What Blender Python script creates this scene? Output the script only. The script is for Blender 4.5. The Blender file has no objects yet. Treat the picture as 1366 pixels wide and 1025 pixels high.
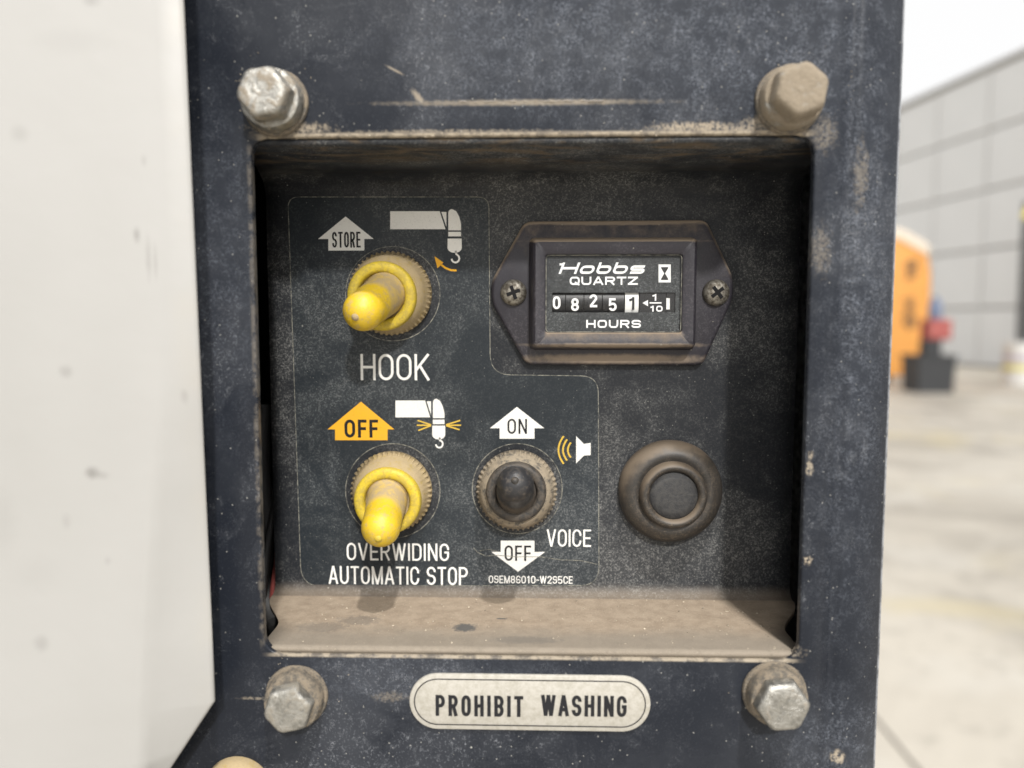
import bpy, bmesh, math, random
from mathutils import Vector, Matrix
random.seed(7)
R = math.radians
S = bpy.context.scene
COL = S.collection

# ------------------------------------------------------------------ camera
FPX = 1026.0                      # focal length in photo pixels (1366 wide)
YAW, PITCH = R(1.61), R(4.6)
CAM = Vector((0, -0.157, 0))
cd = bpy.data.cameras.new('camera'); co = bpy.data.objects.new('camera', cd); COL.objects.link(co)
co.location = CAM; co.rotation_euler = (R(90) - PITCH, 0, YAW)
cd.sensor_width = 36; cd.lens = FPX / 1366 * 36; cd.clip_start = 0.005; cd.clip_end = 2000
cd.dof.use_dof = True; cd.dof.focus_distance = 0.180; cd.dof.aperture_fstop = 8.5
S.camera = co
# ------------------------------------------------------------------ world and lamps
W = bpy.data.worlds.new('World'); S.world = W; W.use_nodes = True
wn = W.node_tree; bg = wn.nodes['Background']
sky = wn.nodes.new('ShaderNodeTexSky'); sky.sky_type = 'NISHITA'; sky.sun_disc = False
SUN_EL, SUN_AZ = R(34), R(167)     # azimuth clockwise from +Y, sun stands behind the camera's right shoulder
sky.sun_elevation = SUN_EL; sky.sun_rotation = SUN_AZ; sky.dust_density = 6; sky.air_density = 1.0; sky.ozone_density = 1
hs = wn.nodes.new('ShaderNodeHueSaturation'); hs.inputs['Saturation'].default_value = 0.22
wn.links.new(sky.outputs[0], hs.inputs['Color']); 
cl = wn.nodes.new('ShaderNodeMix'); cl.data_type = 'RGBA'; cl.inputs[0].default_value = .75     # high thin overcast over the blue
cl.inputs[7].default_value = (9.4, 9.35, 9.3, 1)
wn.links.new(hs.outputs[0], cl.inputs[6]); wn.links.new(cl.outputs[2], bg.inputs[0])
bg.inputs[1].default_value = 0.13
def sun(name, to_light, e, ang, col):
    l = bpy.data.lights.new(name, 'SUN'); l.energy = e; l.angle = R(ang); l.color = col
    o = bpy.data.objects.new(name, l); COL.objects.link(o)
    o.rotation_euler = Vector(to_light).to_track_quat('Z', 'Y').to_euler(); return o
sun('sun', (math.sin(SUN_AZ)*math.cos(SUN_EL), math.cos(SUN_AZ)*math.cos(SUN_EL), math.sin(SUN_EL)), 2.5, 3.0, (1, .975, .94))
# high lamp over the bay, up and to the right: it throws the short steep shadows under the switches and bolts
ld = bpy.data.lights.new('overhead_lamp', 'AREA'); ld.shape = 'DISK'; ld.size = .12; ld.energy = 85; ld.color = (1, .97, .93)
lo = bpy.data.objects.new('overhead_lamp', ld); COL.objects.link(lo); lo.location = (.42, -1.25, 2.75)
lo.rotation_euler = (Vector((.42, -1.25, 2.75))-Vector((0, 0, -.03))).to_track_quat('Z', 'Y').to_euler()
S.view_settings.view_transform = 'Standard'; S.view_settings.look = 'None'
S.view_settings.exposure = -0.02; S.view_settings.gamma = 1
S.render.engine = 'CYCLES'

# ------------------------------------------------------------------ geometry helpers
def P(px, py, y):
    """photo pixel -> point on the vertical plane at depth y (metres)"""
    f = Vector((-math.sin(YAW)*math.cos(PITCH), math.cos(YAW)*math.cos(PITCH), -math.sin(PITCH)))
    r = Vector((math.cos(YAW), math.sin(YAW), 0)); u = r.cross(f)
    d = f + r*((px-683)/FPX) + u*((512.5-py)/FPX)
    return CAM + d*((y-CAM.y)/d.y)
def mm(*a): return tuple(v*0.001 for v in a)
def obj(name, bm, mat, parent=None, smooth=None, loc=None):
    me = bpy.data.meshes.new(name)
    bmesh.ops.recalc_face_normals(bm, faces=bm.faces) if smooth is not False else None
    bm.to_mesh(me); bm.free()
    for m in (mat if isinstance(mat, (list, tuple)) else [mat]): me.materials.append(m)
    if smooth:
        me.shade_smooth(); me.set_sharp_from_angle(angle=R(smooth if smooth is not True else 35))
    o = bpy.data.objects.new(name, me); COL.objects.link(o)
    if parent: o.parent = parent
    if loc is not None: o.location = loc
    return o
def thing(name, label, cat, loc=(0,0,0), group=None):
    o = bpy.data.objects.new(name, None); COL.objects.link(o); o.location = loc; o.empty_display_size = .01
    o['label'] = label; o['category'] = cat
    if group: o['group'] = group
    return o
def struct(o): o['kind'] = 'structure'; return o
def box(bm, x0, x1, y0, y1, z0, z1, bev=0, seg=2):
    vs = [bm.verts.new((x, y, z)) for x in (x0, x1) for y in (y0, y1) for z in (z0, z1)]
    q = [(0,1,3,2),(4,6,7,5),(0,4,5,1),(2,3,7,6),(0,2,6,4),(1,5,7,3)]
    fs = [bm.faces.new([vs[i] for i in f]) for f in q]
    if bev:
        es = list({e for f in fs for e in f.edges})
        bmesh.ops.bevel(bm, geom=es, offset=bev, segments=seg, affect='EDGES', profile=.5)
def rings(bm, loops, close=True, cap0=False, cap1=False):
    """skin a list of vertex loops (lists of points)"""
    L = [[bm.verts.new(p) for p in lp] for lp in loops]
    for a, b in zip(L, L[1:]):
        n = len(a)
        for i in range(n if close else n-1):
            j = (i+1) % n
            bm.faces.new((a[i], a[j], b[j], b[i]))
    if cap0: bm.faces.new(L[0])
    if cap1: bm.faces.new(L[-1][::-1])
    return L
def lathe(bm, prof, seg=64, cap=True, cx=0, cz=0, wob=0):
    """prof = (radius, height toward the camera)"""
    loops = []
    for r, h in prof:
        lp = []
        for i in range(seg):
            a = 2*math.pi*i/seg
            rr = r*(1 + wob*math.sin(3*a+h*900)+wob*.6*math.sin(7*a+1))
            lp.append((cx+rr*math.cos(a), -h, cz+rr*math.sin(a)))
        loops.append(lp)
    rings(bm, loops, cap1=cap)
def tube(bm, path, radii, seg=32, cap=True):
    path = [Vector(p) for p in path]; loops = []
    up = Vector((0, 0, 1))
    for i, p in enumerate(path):
        t = (path[min(i+1, len(path)-1)] - path[max(i-1, 0)]).normalized()
        s = t.cross(up)
        if s.length < .05: s = t.cross(Vector((1, 0, 0)))
        s.normalize(); v = s.cross(t)
        loops.append([p + (s*math.cos(2*math.pi*k/seg) + v*math.sin(2*math.pi*k/seg))*radii[i] for k in range(seg)])
    rings(bm, loops, cap0=cap, cap1=cap)
def rrect(x0, x1, z0, z1, r, n=8):
    pts = []
    rs = r if isinstance(r, (list, tuple)) else (r,)*4      # TR, TL, BL, BR
    for (cx, cz, a0, q) in ((x1-rs[0], z1-rs[0], 0, rs[0]), (x0+rs[1], z1-rs[1], 90, rs[1]), (x0+rs[2], z0+rs[2], 180, rs[2]), (x1-rs[3], z0+rs[3], 270, rs[3])):
        for k in range(n+1):
            a = R(a0 + 90*k/n); pts.append((cx+q*math.cos(a), cz+q*math.sin(a)))
    return pts
def fill_poly(bm, pts, y, flip=False):
    vs = [bm.verts.new((x, y, z)) for x, z in pts]
    bmesh.ops.triangle_fill(bm, use_beauty=True, edges=[bm.edges.new((vs[i], vs[(i+1) % len(vs)])) for i in range(len(vs))])
    return vs
def slab(bm, pts, y0, y1, bev=0):
    """solid plate: outline pts (x,z), front at y0, back at y1"""
    n = len(pts)
    if bev:
        c = inset(pts, bev)
        rings(bm, [[(x, y0, z) for x, z in c], [(x, y0+bev*.3, z) for x, z in inset(pts, bev*.3)], [(x, y0+bev, z) for x, z in pts], [(x, y1, z) for x, z in pts]])
        fill_poly(bm, c, y0); fill_poly(bm, pts, y1)
    else:
        rings(bm, [[(x, y0, z) for x, z in pts], [(x, y1, z) for x, z in pts]])
        fill_poly(bm, pts, y0); fill_poly(bm, pts, y1)
    bmesh.ops.remove_doubles(bm, verts=bm.verts, dist=1e-7)
def inset(pts, d):
    n = len(pts); area = sum(pts[i][0]*pts[(i+1) % n][1]-pts[(i+1) % n][0]*pts[i][1] for i in range(n))
    sg = 1 if area > 0 else -1; out = []
    for i in range(n):
        p0, p1, p2 = Vector(pts[i-1]), Vector(pts[i]), Vector(pts[(i+1) % n])
        a, b = (p1-p0), (p2-p1)
        if a.length < 1e-9 or b.length < 1e-9: out.append(tuple(p1)); continue
        a.normalize(); b.normalize()
        na, nb = Vector((-a.y, a.x)), Vector((-b.y, b.x)); m = na+nb
        if m.length < 1e-6: m = na.copy()
        m.normalize(); out.append(tuple(p1 + m*sg*d/max(.35, m.dot(na))))
    return out

# ------------------------------------------------------------------ node materials
class NB:
    def __init__(s, name):
        s.m = bpy.data.materials.new(name); s.m.use_nodes = True; s.t = s.m.node_tree
        s.b = s.t.nodes['Principled BSDF']; s.out = s.t.nodes['Material Output']
        s.co = s.t.nodes.new('ShaderNodeTexCoord').outputs['Object']; s._sep = None
    def n(s, t, **k):
        x = s.t.nodes.new(t)
        for a, v in k.items(): setattr(x, a, v)
        return x
    def put(s, sock, v):
        if isinstance(v, bpy.types.NodeSocket): s.t.links.new(v, sock)
        elif isinstance(v, tuple) and len(v) == 3 and sock.type == 'RGBA': sock.default_value = (*v, 1)
        else: sock.default_value = v
    def math(s, op, a, b=0.0, c=0.0, clamp=False):
        x = s.n('ShaderNodeMath', operation=op, use_clamp=clamp)
        s.put(x.inputs[0], a); s.put(x.inputs[1], b)
        if op in ('MULTIPLY_ADD', 'SMOOTH_MIN', 'SMOOTH_MAX'): s.put(x.inputs[2], c)
        return x.outputs[0]
    def mul(s, a, b): return s.math('MULTIPLY', a, b)
    def add(s, a, b, clamp=False): return s.math('ADD', a, b, clamp=clamp)
    def mx(s, *a):
        r = a[0]
        for q in a[1:]: r = s.math('MAXIMUM', r, q)
        return r
    def inv(s, a): return s.math('SUBTRACT', 1.0, a)
    def sep(s):
        if not s._sep:
            x = s.n('ShaderNodeSeparateXYZ'); s.put(x.inputs[0], s.co); s._sep = x.outputs
        return s._sep
    def vec(s, sc=(1,1,1), loc=(0,0,0), rot=(0,0,0)):
        x = s.n('ShaderNodeMapping'); s.put(x.inputs[0], s.co)
        x.inputs['Scale'].default_value = sc; x.inputs['Location'].default_value = loc; x.inputs['Rotation'].default_value = rot
        return x.outputs[0]
    def noise(s, scale, detail=3, rough=.55, dist=0.0, v=None, kind='FBM', lac=2.0):
        x = s.n('ShaderNodeTexNoise', noise_type=kind); s.put(x.inputs['Vector'], v if v is not None else s.co)
        x.inputs['Scale'].default_value = scale; x.inputs['Detail'].default_value = detail
        x.inputs['Roughness'].default_value = rough; x.inputs['Distortion'].default_value = dist
        x.inputs['Lacunarity'].default_value = lac
        return x.outputs['Fac']
    def vor(s, scale, out='Distance', feat='F1', v=None, rnd=1.0):
        x = s.n('ShaderNodeTexVoronoi', feature=feat); s.put(x.inputs['Vector'], v if v is not None else s.co)
        x.inputs['Scale'].default_value = scale; x.inputs['Randomness'].default_value = rnd
        return x.outputs[out]
    def step(s, v, lo, hi, a=0.0, b=1.0):
        x = s.n('ShaderNodeMapRange', interpolation_type='SMOOTHSTEP'); s.put(x.inputs[0], v)
        x.inputs[1].default_value = lo; x.inputs[2].default_value = hi; x.inputs[3].default_value = a; x.inputs[4].default_value = b
        return x.outputs[0]
    def blob(s, cx, cz, rx, rz, soft=.4, wob=.5, wsc=400, ang=0):
        """soft irregular patch on the xz plane"""
        X, _, Z = s.sep(); dx = s.math('SUBTRACT', X, cx); dz = s.math('SUBTRACT', Z, cz)
        if ang:
            c, q = math.cos(R(ang)), math.sin(R(ang))
            dx, dz = s.add(s.mul(dx, c), s.mul(dz, q)), s.math('SUBTRACT', s.mul(dz, c), s.mul(dx, q))
        d = s.math('SQRT', s.add(s.math('POWER', s.mul(dx, 1/rx), 2.0), s.math('POWER', s.mul(dz, 1/rz), 2.0)))
        if wob: d = s.add(d, s.mul(s.math('SUBTRACT', s.noise(wsc, 4, .65), .5), wob*2))
        return s.step(d, 1-soft, 1+soft, 1.0, 0.0)
    def specks(s, scale, frac, size, v=None):
        d = s.vor(scale, v=v); c = s.vor(scale, 'Color', v=v)
        x = s.n('ShaderNodeSeparateColor'); s.put(x.inputs[0], c)
        pick = s.math('LESS_THAN', x.outputs[0], frac)
        rad = s.mul(x.outputs[1], size)
        return s.mul(pick, s.math('LESS_THAN', d, rad))
    def mix(s, f, a, b):
        x = s.n('ShaderNodeMix', data_type='RGBA'); s.put(x.inputs[0], f); s.put(x.inputs[6], a); s.put(x.inputs[7], b)
        return x.outputs[2]
    def mixf(s, f, a, b):
        x = s.n('ShaderNodeMix', data_type='FLOAT'); s.put(x.inputs[0], f); s.put(x.inputs[2], a); s.put(x.inputs[3], b)
        return x.outputs[0]
    def bump(s, h, dist, strength=1.0):
        x = s.n('ShaderNodeBump'); s.put(x.inputs['Height'], h); x.inputs['Distance'].default_value = dist
        x.inputs['Strength'].default_value = strength; s.put(s.b.inputs['Normal'], x.outputs[0])
    def done(s, col, rough=.5, metal=0.0, spec=.5):
        s.put(s.b.inputs['Base Color'], col); s.put(s.b.inputs['Roughness'], rough); s.put(s.b.inputs['Metallic'], metal)
        s.b.inputs['Specular IOR Level'].default_value = spec
        return s.m

TAN = (.33, .265, .19); TAN2 = (.24, .20, .155)
def grime(b, amt=1.0, patch=90, fine=1500):
    """fibrous dust film: worm-like fine marks gathered in patches, plus grains"""
    patchy = b.step(b.add(b.noise(patch, 5, .65, .6), b.mul(b.math('SUBTRACT', b.noise(patch*.22, 2), .5), 1.1)), .32, .74)
    w1 = b.math('ABSOLUTE', b.math('SUBTRACT', b.noise(fine*.62, 3, .62, .9), .5))
    worm = b.step(w1, .0, .035, 1.0, 0.0)                       # thin curly lines
    brk = b.step(b.noise(fine*.5, 2, .5), .42, .62)
    grain = b.step(b.noise(fine*1.3, 2, .6), .50, .72)
    g = b.mx(b.mul(worm, brk), b.mul(grain, .75))
    f = b.mul(g, b.mixf(patchy, .13*amt, 1.0*amt))
    return b.add(f, b.mul(patchy, .12*amt), clamp=True), patchy
def wisps(b, amt):
    gate = b.step(b.add(b.noise(70, 5, .7, 1.0), b.mul(b.math('SUBTRACT', b.noise(18, 3), .5), 1.2)), .46, .72)
    w1 = b.math('ABSOLUTE', b.math('SUBTRACT', b.noise(620, 3, .65, 1.4, b.vec((1, 1, .6), rot=(0, .35, 0))), .5))
    hair = b.mul(b.step(w1, 0, .022, 1.0, 0.0), b.step(b.noise(500, 2, .5), .50, .62))
    w2 = b.math('ABSOLUTE', b.math('SUBTRACT', b.noise(300, 4, .7, 2.0), .5))
    hair2 = b.mul(b.step(w2, 0, .010, 1.0, 0.0), b.step(b.noise(210, 2, .5), .56, .66))
    grain = b.mul(b.step(b.noise(1900, 2, .6), .55, .72), .5)
    film = b.mul(b.step(b.noise(40, 4, .6), .4, .75), .07)
    f = b.mul(b.mx(hair, grain), b.mixf(gate, .07, .85))
    return b.mul(b.add(b.mx(f, b.mul(hair2, .45)), b.add(film, b.mul(gate, .06)), clamp=True), amt), gate
def paint(name, base, dustc, amt, extra=None, rough=.36, patch=90, specs=True, wispy=False):
    b = NB(name)
    f, patchy = wisps(b, amt) if wispy else grime(b, amt, patch)
    col = b.mix(b.mul(f, .75), base, dustc)
    r = b.mixf(f, rough, .85)
    if specs:
        sp = b.mx(b.mul(b.specks(380, .06, .09), .7), b.mul(b.specks(1300, .12, .22), .55))
        col = b.mix(b.mul(sp, .75), col, (.45, .44, .40))
    h = b.add(b.mul(b.noise(300, 3), .5), b.mul(f, .5))
    if extra: col, r = extra(b, col, r)
    b.bump(h, .00012, .6)
    return b.done(col, r, spec=.2)

def frame_extra(b, col, r):
    X, Y, Z = b.sep()
    # tan dirt packed along the rim of the opening (OX0.. set later)
    def band(v, c, w, soft): return b.step(b.math('ABSOLUTE', b.math('SUBTRACT', v, c)), w, w+soft, 1.0, 0.0)
    n = b.noise(350, 4, .7); nn = b.step(n, .40, .58)
    inx = b.mul(b.step(X, OX0-.001, OX0+.004), b.step(X, OX1-.003, OX1+.002, 1.0, 0.0))
    top = b.mul(band(b.add(Z, b.mul(n, .0008)), OZ1+.0007, .0003, .0006), b.mul(inx, b.mixf(nn, .45, 1.0)))
    bot = b.mul(band(Z, OZ0-.0001, .0002, .0004), b.mul(inx, b.mixf(nn, .3, .8)))
    inz = b.mul(b.step(Z, OZ0, OZ0+.004), b.step(Z, OZ1-.003, OZ1, 1.0, 0.0))
    lef = b.mul(band(X, OX0-.0003, .0002, .0006), b.mul(inz, b.mixf(nn, .0, .22)))
    rim = b.mx(top, bot, lef)
    p = lambda x, y: P(x, y, 0)
    marks = []
    a, c = p(555, 137), p(835, 137)
    marks.append(b.mul(b.blob((a.x+c.x)/2, (a.z+c.z)/2, (c.x-a.x)/2, .0005, .7, .9, 700), .6))
    a = p(527, 94); marks.append(b.mul(b.blob(a.x, a.z, .0016, .0002, .7, .7, 1200, -28), .6))
    a = p(558, 130); marks.append(b.mul(b.blob(a.x, a.z, .0016, .0005, .7, .8, 1300, -50), .7))
    for (x, y, rx, rz, k) in ((388, 172, .007, .0011, .8), (925, 170, .0075, .0009, .9), (1100, 180, .002, .003, .3), (1150, 235, .0012, .0055, .28),
                              (1095, 335, .0018, .004, .25), (1080, 625, .0006, .0014, .9), (1078, 748, .0007, .0008, 1),
                              (1082, 608, .0005, .0007, .8), (1118, 1012, .0013, .0012, .9), (520, 930, .003, .0010, .25), (340, 932, .0030, .0003, .5),
                              (1050, 870, .003, .001, .5), (1030, 165, .005, .0015, .7), (960, 172, .012, .0008, .7), (600, 176, .02, .0004, .5)):
        a = p(x, y); marks.append(b.mul(b.mul(b.blob(a.x, a.z, rx, rz, .5, 1.5, 900), b.step(b.noise(1300, 3, .7), .36, .56)), k))
    mk = b.mx(rim, *marks)
    dust_sheen = []  # pale dust film patches, plus flange sheen put into the colour
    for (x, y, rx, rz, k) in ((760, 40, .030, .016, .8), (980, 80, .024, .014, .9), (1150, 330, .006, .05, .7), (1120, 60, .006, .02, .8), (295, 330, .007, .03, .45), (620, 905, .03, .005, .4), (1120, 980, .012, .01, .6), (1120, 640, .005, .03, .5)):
        a = p(x, y); dust_sheen.append(b.mul(b.blob(a.x, a.z, rx, rz, .8, .6, 60), k))
    a = p(1111, 40); dust_sheen.append(b.mul(b.blob(a.x, a.z, .0016, .019, .7, .5, 300), .95))  # painted vertical highlight along the flange crease
    a = p(1172, 330); dust_sheen.append(b.mul(b.blob(a.x, a.z, .0035, .075, .9, .4, 120), .55))  # painted blue-grey sheen down the right flange
    a = p(1140, 420); dust_sheen.append(b.mul(b.blob(a.x, a.z, .0012, .045, .8, .6, 200), .8))
    wear_or_glint = b.mul(b.step(X, .0733, .0739), b.mixf(b.step(n, .4, .6), .35, .9)); col = b.mix(wear_or_glint, col, (.30, .31, .33))  # pale strip paints the bright rim highlight on the outer bend
    vm = b.mx(*dust_sheen); gr = b.mx(b.step(b.math('ABSOLUTE', b.math('SUBTRACT', b.noise(700, 3, .6, 1.3), .5)), 0, .03, .9, 0.0), b.step(b.noise(1500, 3, .7), .50, .66)); gr = b.mul(gr, b.step(b.noise(260, 3, .6), .36, .6))
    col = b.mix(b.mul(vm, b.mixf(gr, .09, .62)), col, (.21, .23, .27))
    col = b.mix(b.mul(mk, .9), col, b.mix(n, TAN, (.42, .37, .29)))
    return col, b.mixf(mk, r, .9)

# ------------------------------------------------------------------ key dimensions of the recess
OX0 = (P(333, 260, 0).x + P(353, 800, 0).x)/2; OX1 = (P(1084, 260, 0).x + P(1069, 800, 0).x)/2
OZ1 = P(700, 182, 0).z; OZ0 = P(700, 877, 0).z
PY = .035                                   # depth of the recessed panel

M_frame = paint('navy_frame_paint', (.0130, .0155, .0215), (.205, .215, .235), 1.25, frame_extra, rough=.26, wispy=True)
M_panel = paint('dark_panel_paint', (.014, .016, .020), (.16, .165, .16), 1.0)
M_decal = paint('legend_film', (.022, .027, .032), (.19, .20, .20), 1.1)
M_black = NB('black_void'); M_black = M_black.done((.006, .006, .007), .9)

# ------------------------------------------------------------------ front frame of the machine
frame = thing('control_panel_frame', 'dusty navy painted steel frame around the recessed switch panel', 'frame')
bm = bmesh.new()
N = 10
rad = (.0038, .0036, .0042, .0040)
def hole(d): return rrect(OX0-d, OX1+d, OZ0-d, OZ1+d, [q+d for q in rad], N)
BZ0, BZ1, BX0, BX1 = -.115, .095, -.098, .0612
inner = hole(.0005)
loops = [[(x, 0, z) for x, z in inner]]
for k in range(1, 6):
    a = R(90*k/5); d = .0005*(1-math.sin(a)); loops.append([(x, .0005*(1-math.cos(a)), z) for x, z in hole(d)])
loops.append([(x, .0018, z) for x, z in hole(0)]); loops.append([(x, .0018, z) for x, z in hole(.01)])
L = rings(bm, loops)
oc = [bm.verts.new((x, 0, z)) for x, z in ((BX0, BZ0), (BX1, BZ0), (BX1, BZ1), (BX0, BZ1))]
es = [bm.edges.new((oc[i], oc[(i+1) % 4])) for i in range(4)] + [bm.edges.get((L[0][i], L[0][(i+1) % len(L[0])])) for i in range(len(L[0]))]
bmesh.ops.triangle_fill(bm, use_beauty=True, edges=es)
# right hand side: gentle roll and tight outer bend
prof = [(BX1, 0)]
for k in range(1, 25):
    t = k/24; prof.append((BX1 + .0125*t, (.0042*t*t + .0007*math.exp(-((t-.10)/.09)**2))))
ex, ey = prof[-1]
for k in range(1, 7):
    a = R(35 + 55*k/6); prof.append((ex + .0016*math.sin(a)-.0016*math.sin(R(35)), ey + .0016*(math.cos(R(35))-math.cos(a))))
prof.append((prof[-1][0], .11))
zs = [BZ0 + (BZ1-BZ0)*i/12 for i in range(13)]
rings(bm, [[(x, y, z) for x, y in prof] for z in zs], close=False)
bmesh.ops.remove_doubles(bm, verts=bm.verts, dist=1e-6)
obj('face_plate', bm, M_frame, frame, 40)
bm = bmesh.new()
xr = prof[-1][0]
for b4 in ((BX0, BX0+.003, .0045, .11, BZ0, BZ1), (BX0+.003, xr-.001, .107, .11, BZ0, BZ1), (BX0+.003, xr-.001, .0045, .107, BZ1-.003, BZ1), (BX0+.003, xr-.001, .0045, .107, BZ0, BZ0+.003)):
    box(bm, *b4)
obj('housing', bm, M_black, frame)
# the machine leg that carries it down to the ground
bm = bmesh.new(); box(bm, BX0, xr-.002, .002, .11, -1.40, BZ0-.001, .002)
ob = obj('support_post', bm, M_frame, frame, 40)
# weld seam ridge above the opening
bm = bmesh.new(); pth = []; a, c = P(556, 137, 0), P(834, 137, 0)
for i in range(61):
    t = i/60; pth.append((a.x+(c.x-a.x)*t, .00035+random.uniform(-.00008, .00008), a.z+random.uniform(-.00015, .00015)))
tube(bm, pth, [.0004+random.uniform(-.00008, .0001) for _ in pth], 8); obj('raised_seam', bm, M_frame, frame, True)

# ------------------------------------------------------------------ recessed panel
def panel_extra(b, col, r):
    X, Y, Z = b.sep()
    # thick settled dust on the lower ledge, thinner caked dirt under the top
    n = b.noise(260, 5, .65)
    low = b.step(b.add(Z, b.mul(n, .0015)), PZ0+.0005, PZ0+.0048, 1.0, 0.0)
    fw = b.step(Y, PY-.0042, PY-.0018, 1.0, 0.0)
    led = b.mx(b.mul(fw, b.step(Z, 0, .001, 1.0, 0.0)), b.mul(low, .55))
    dc = b.mix(b.step(n, .3, .7), (.26, .205, .15), (.34, .275, .205))
    dc = b.mix(b.mul(b.step(b.noise(2500, 2, .6), .56, .70), .5), dc, (.44, .38, .30)); dc = b.mix(b.mul(b.step(b.noise(1500, 4, .7), .56, .70), .4), dc, (.17, .14, .11))
    front = b.step(b.add(Y, b.mul(b.noise(120, 3), .008)), .010, .020, 1.0, 0.0)
    dc = b.mix(b.mul(front, .65), dc, (.20, .18, .15))
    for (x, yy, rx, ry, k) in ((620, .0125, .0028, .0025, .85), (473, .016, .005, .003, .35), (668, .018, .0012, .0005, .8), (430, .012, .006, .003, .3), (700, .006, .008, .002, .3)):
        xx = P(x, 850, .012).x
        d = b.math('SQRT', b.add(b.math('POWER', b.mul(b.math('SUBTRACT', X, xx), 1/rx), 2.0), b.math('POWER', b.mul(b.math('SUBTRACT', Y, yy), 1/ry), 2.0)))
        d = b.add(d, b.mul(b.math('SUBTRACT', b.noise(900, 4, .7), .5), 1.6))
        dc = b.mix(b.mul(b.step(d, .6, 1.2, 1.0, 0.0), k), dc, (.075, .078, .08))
    col = b.mix(b.mul(led, .96), col, dc)
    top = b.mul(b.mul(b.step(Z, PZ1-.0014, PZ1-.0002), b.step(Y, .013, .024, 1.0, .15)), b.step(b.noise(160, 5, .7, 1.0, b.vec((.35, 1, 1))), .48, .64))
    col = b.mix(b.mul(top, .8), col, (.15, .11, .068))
    return col, b.mixf(b.mx(led, top), r, .92)
PZ0 = OZ0 + .0006; PZ1 = OZ1 - .0006
M_recess = paint('recess_panel_paint', (.020, .022, .026), (.25, .25, .24), 1.2, panel_extra)
panel = thing('recessed_panel', 'dark dusty steel panel set back inside the frame, with a tan dusty bottom ledge', 'panel')
bm = bmesh.new()
prof = []; br = .0060; bb = .0034
prof.append((.0009, PZ1))
for k in range(9):
    a = R(90*k/8); prof.append((PY-br+br*math.sin(a), PZ1-br+br*math.cos(a)))
for k in range(1, 12): prof.append((PY, PZ1-br + (PZ0+bb-PZ1+br)*k/12))
for k in range(9):
    a = R(90*k/8); prof.append((PY-bb+bb*math.cos(a), PZ0+bb-bb*math.sin(a)))
for k in range(1, 19): prof.append((PY-bb - (PY-bb-.0009)*k/18, PZ0))
PXL, PXR = P(362, 520, PY).x, P(1060, 520, PY).x
loops = []
for (y, z) in prof:
    t = min(1, max(0, (PY-.0035-y)/.020)); t = t*t*(3-2*t)
    xl = PXL + (OX0-.0012-PXL)*t; xr_ = PXR + (OX1+.0012-PXR)*t
    loops.append([(xl+(xr_-xl)*i/24, y, z) for i in range(25)])
rings(bm, loops, close=False)
o = obj('pressed_sheet', bm, M_recess, panel, 60)
md = o.modifiers.new('thickness', 'SOLIDIFY'); md.thickness = .0012; md.offset = 0

# loose grit lying in the settled dust of the ledge, and crumbs stuck to the upper lip of the opening
bm = bmesh.new(); rg = random.Random(11)
def crumb(x, y, z, r):
    m = bmesh.ops.create_icosphere(bm, subdivisions=1, radius=r)
    for v in m['verts']:
        v.co = Vector((v.co.x*rg.uniform(.7, 1.3), v.co.y*rg.uniform(.7, 1.3), v.co.z*rg.uniform(.5, .9))) + Vector((x, y, z))
for k in range(420):
    y = .0015 + .031*rg.random()**.8; x = rg.uniform(-.053, .054); r = .00007 + .00022*rg.random()**4
    crumb(x, y, PZ0+.0006+r*.25, r)
M_grit = NB('loose_grit'); q_ = M_grit.noise(400, 2); M_grit = M_grit.done(M_grit.mix(M_grit.step(q_, .4, .6), (.45, .39, .30), (.20, .17, .13)), .95)
o = obj('grit', bm, M_grit, panel, 60); o['kind'] = 'stuff'
bm = bmesh.new()
for k in range(130):
    x = rg.uniform(OX0+.003, OX1-.003); r = .00008+.0002*rg.random()**3; crumb(x, -r*.1+.0001, OZ1+.0004+rg.gauss(0, .0003), r)
for (cx_, cz_) in ((-.052, .0465), (.0545, .047), (-.047, -.075), (.048, -.075)):
    for k in range(22):
        a_ = rg.uniform(0, 6.3); d_ = .0072+abs(rg.gauss(0, .0006)); crumb(cx_+d_*math.cos(a_), -.00003, cz_+d_*math.sin(a_), .00006+.00013*rg.random()**2)
o = obj('grit', bm, M_grit, frame, 60); o['kind'] = 'stuff'

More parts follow.
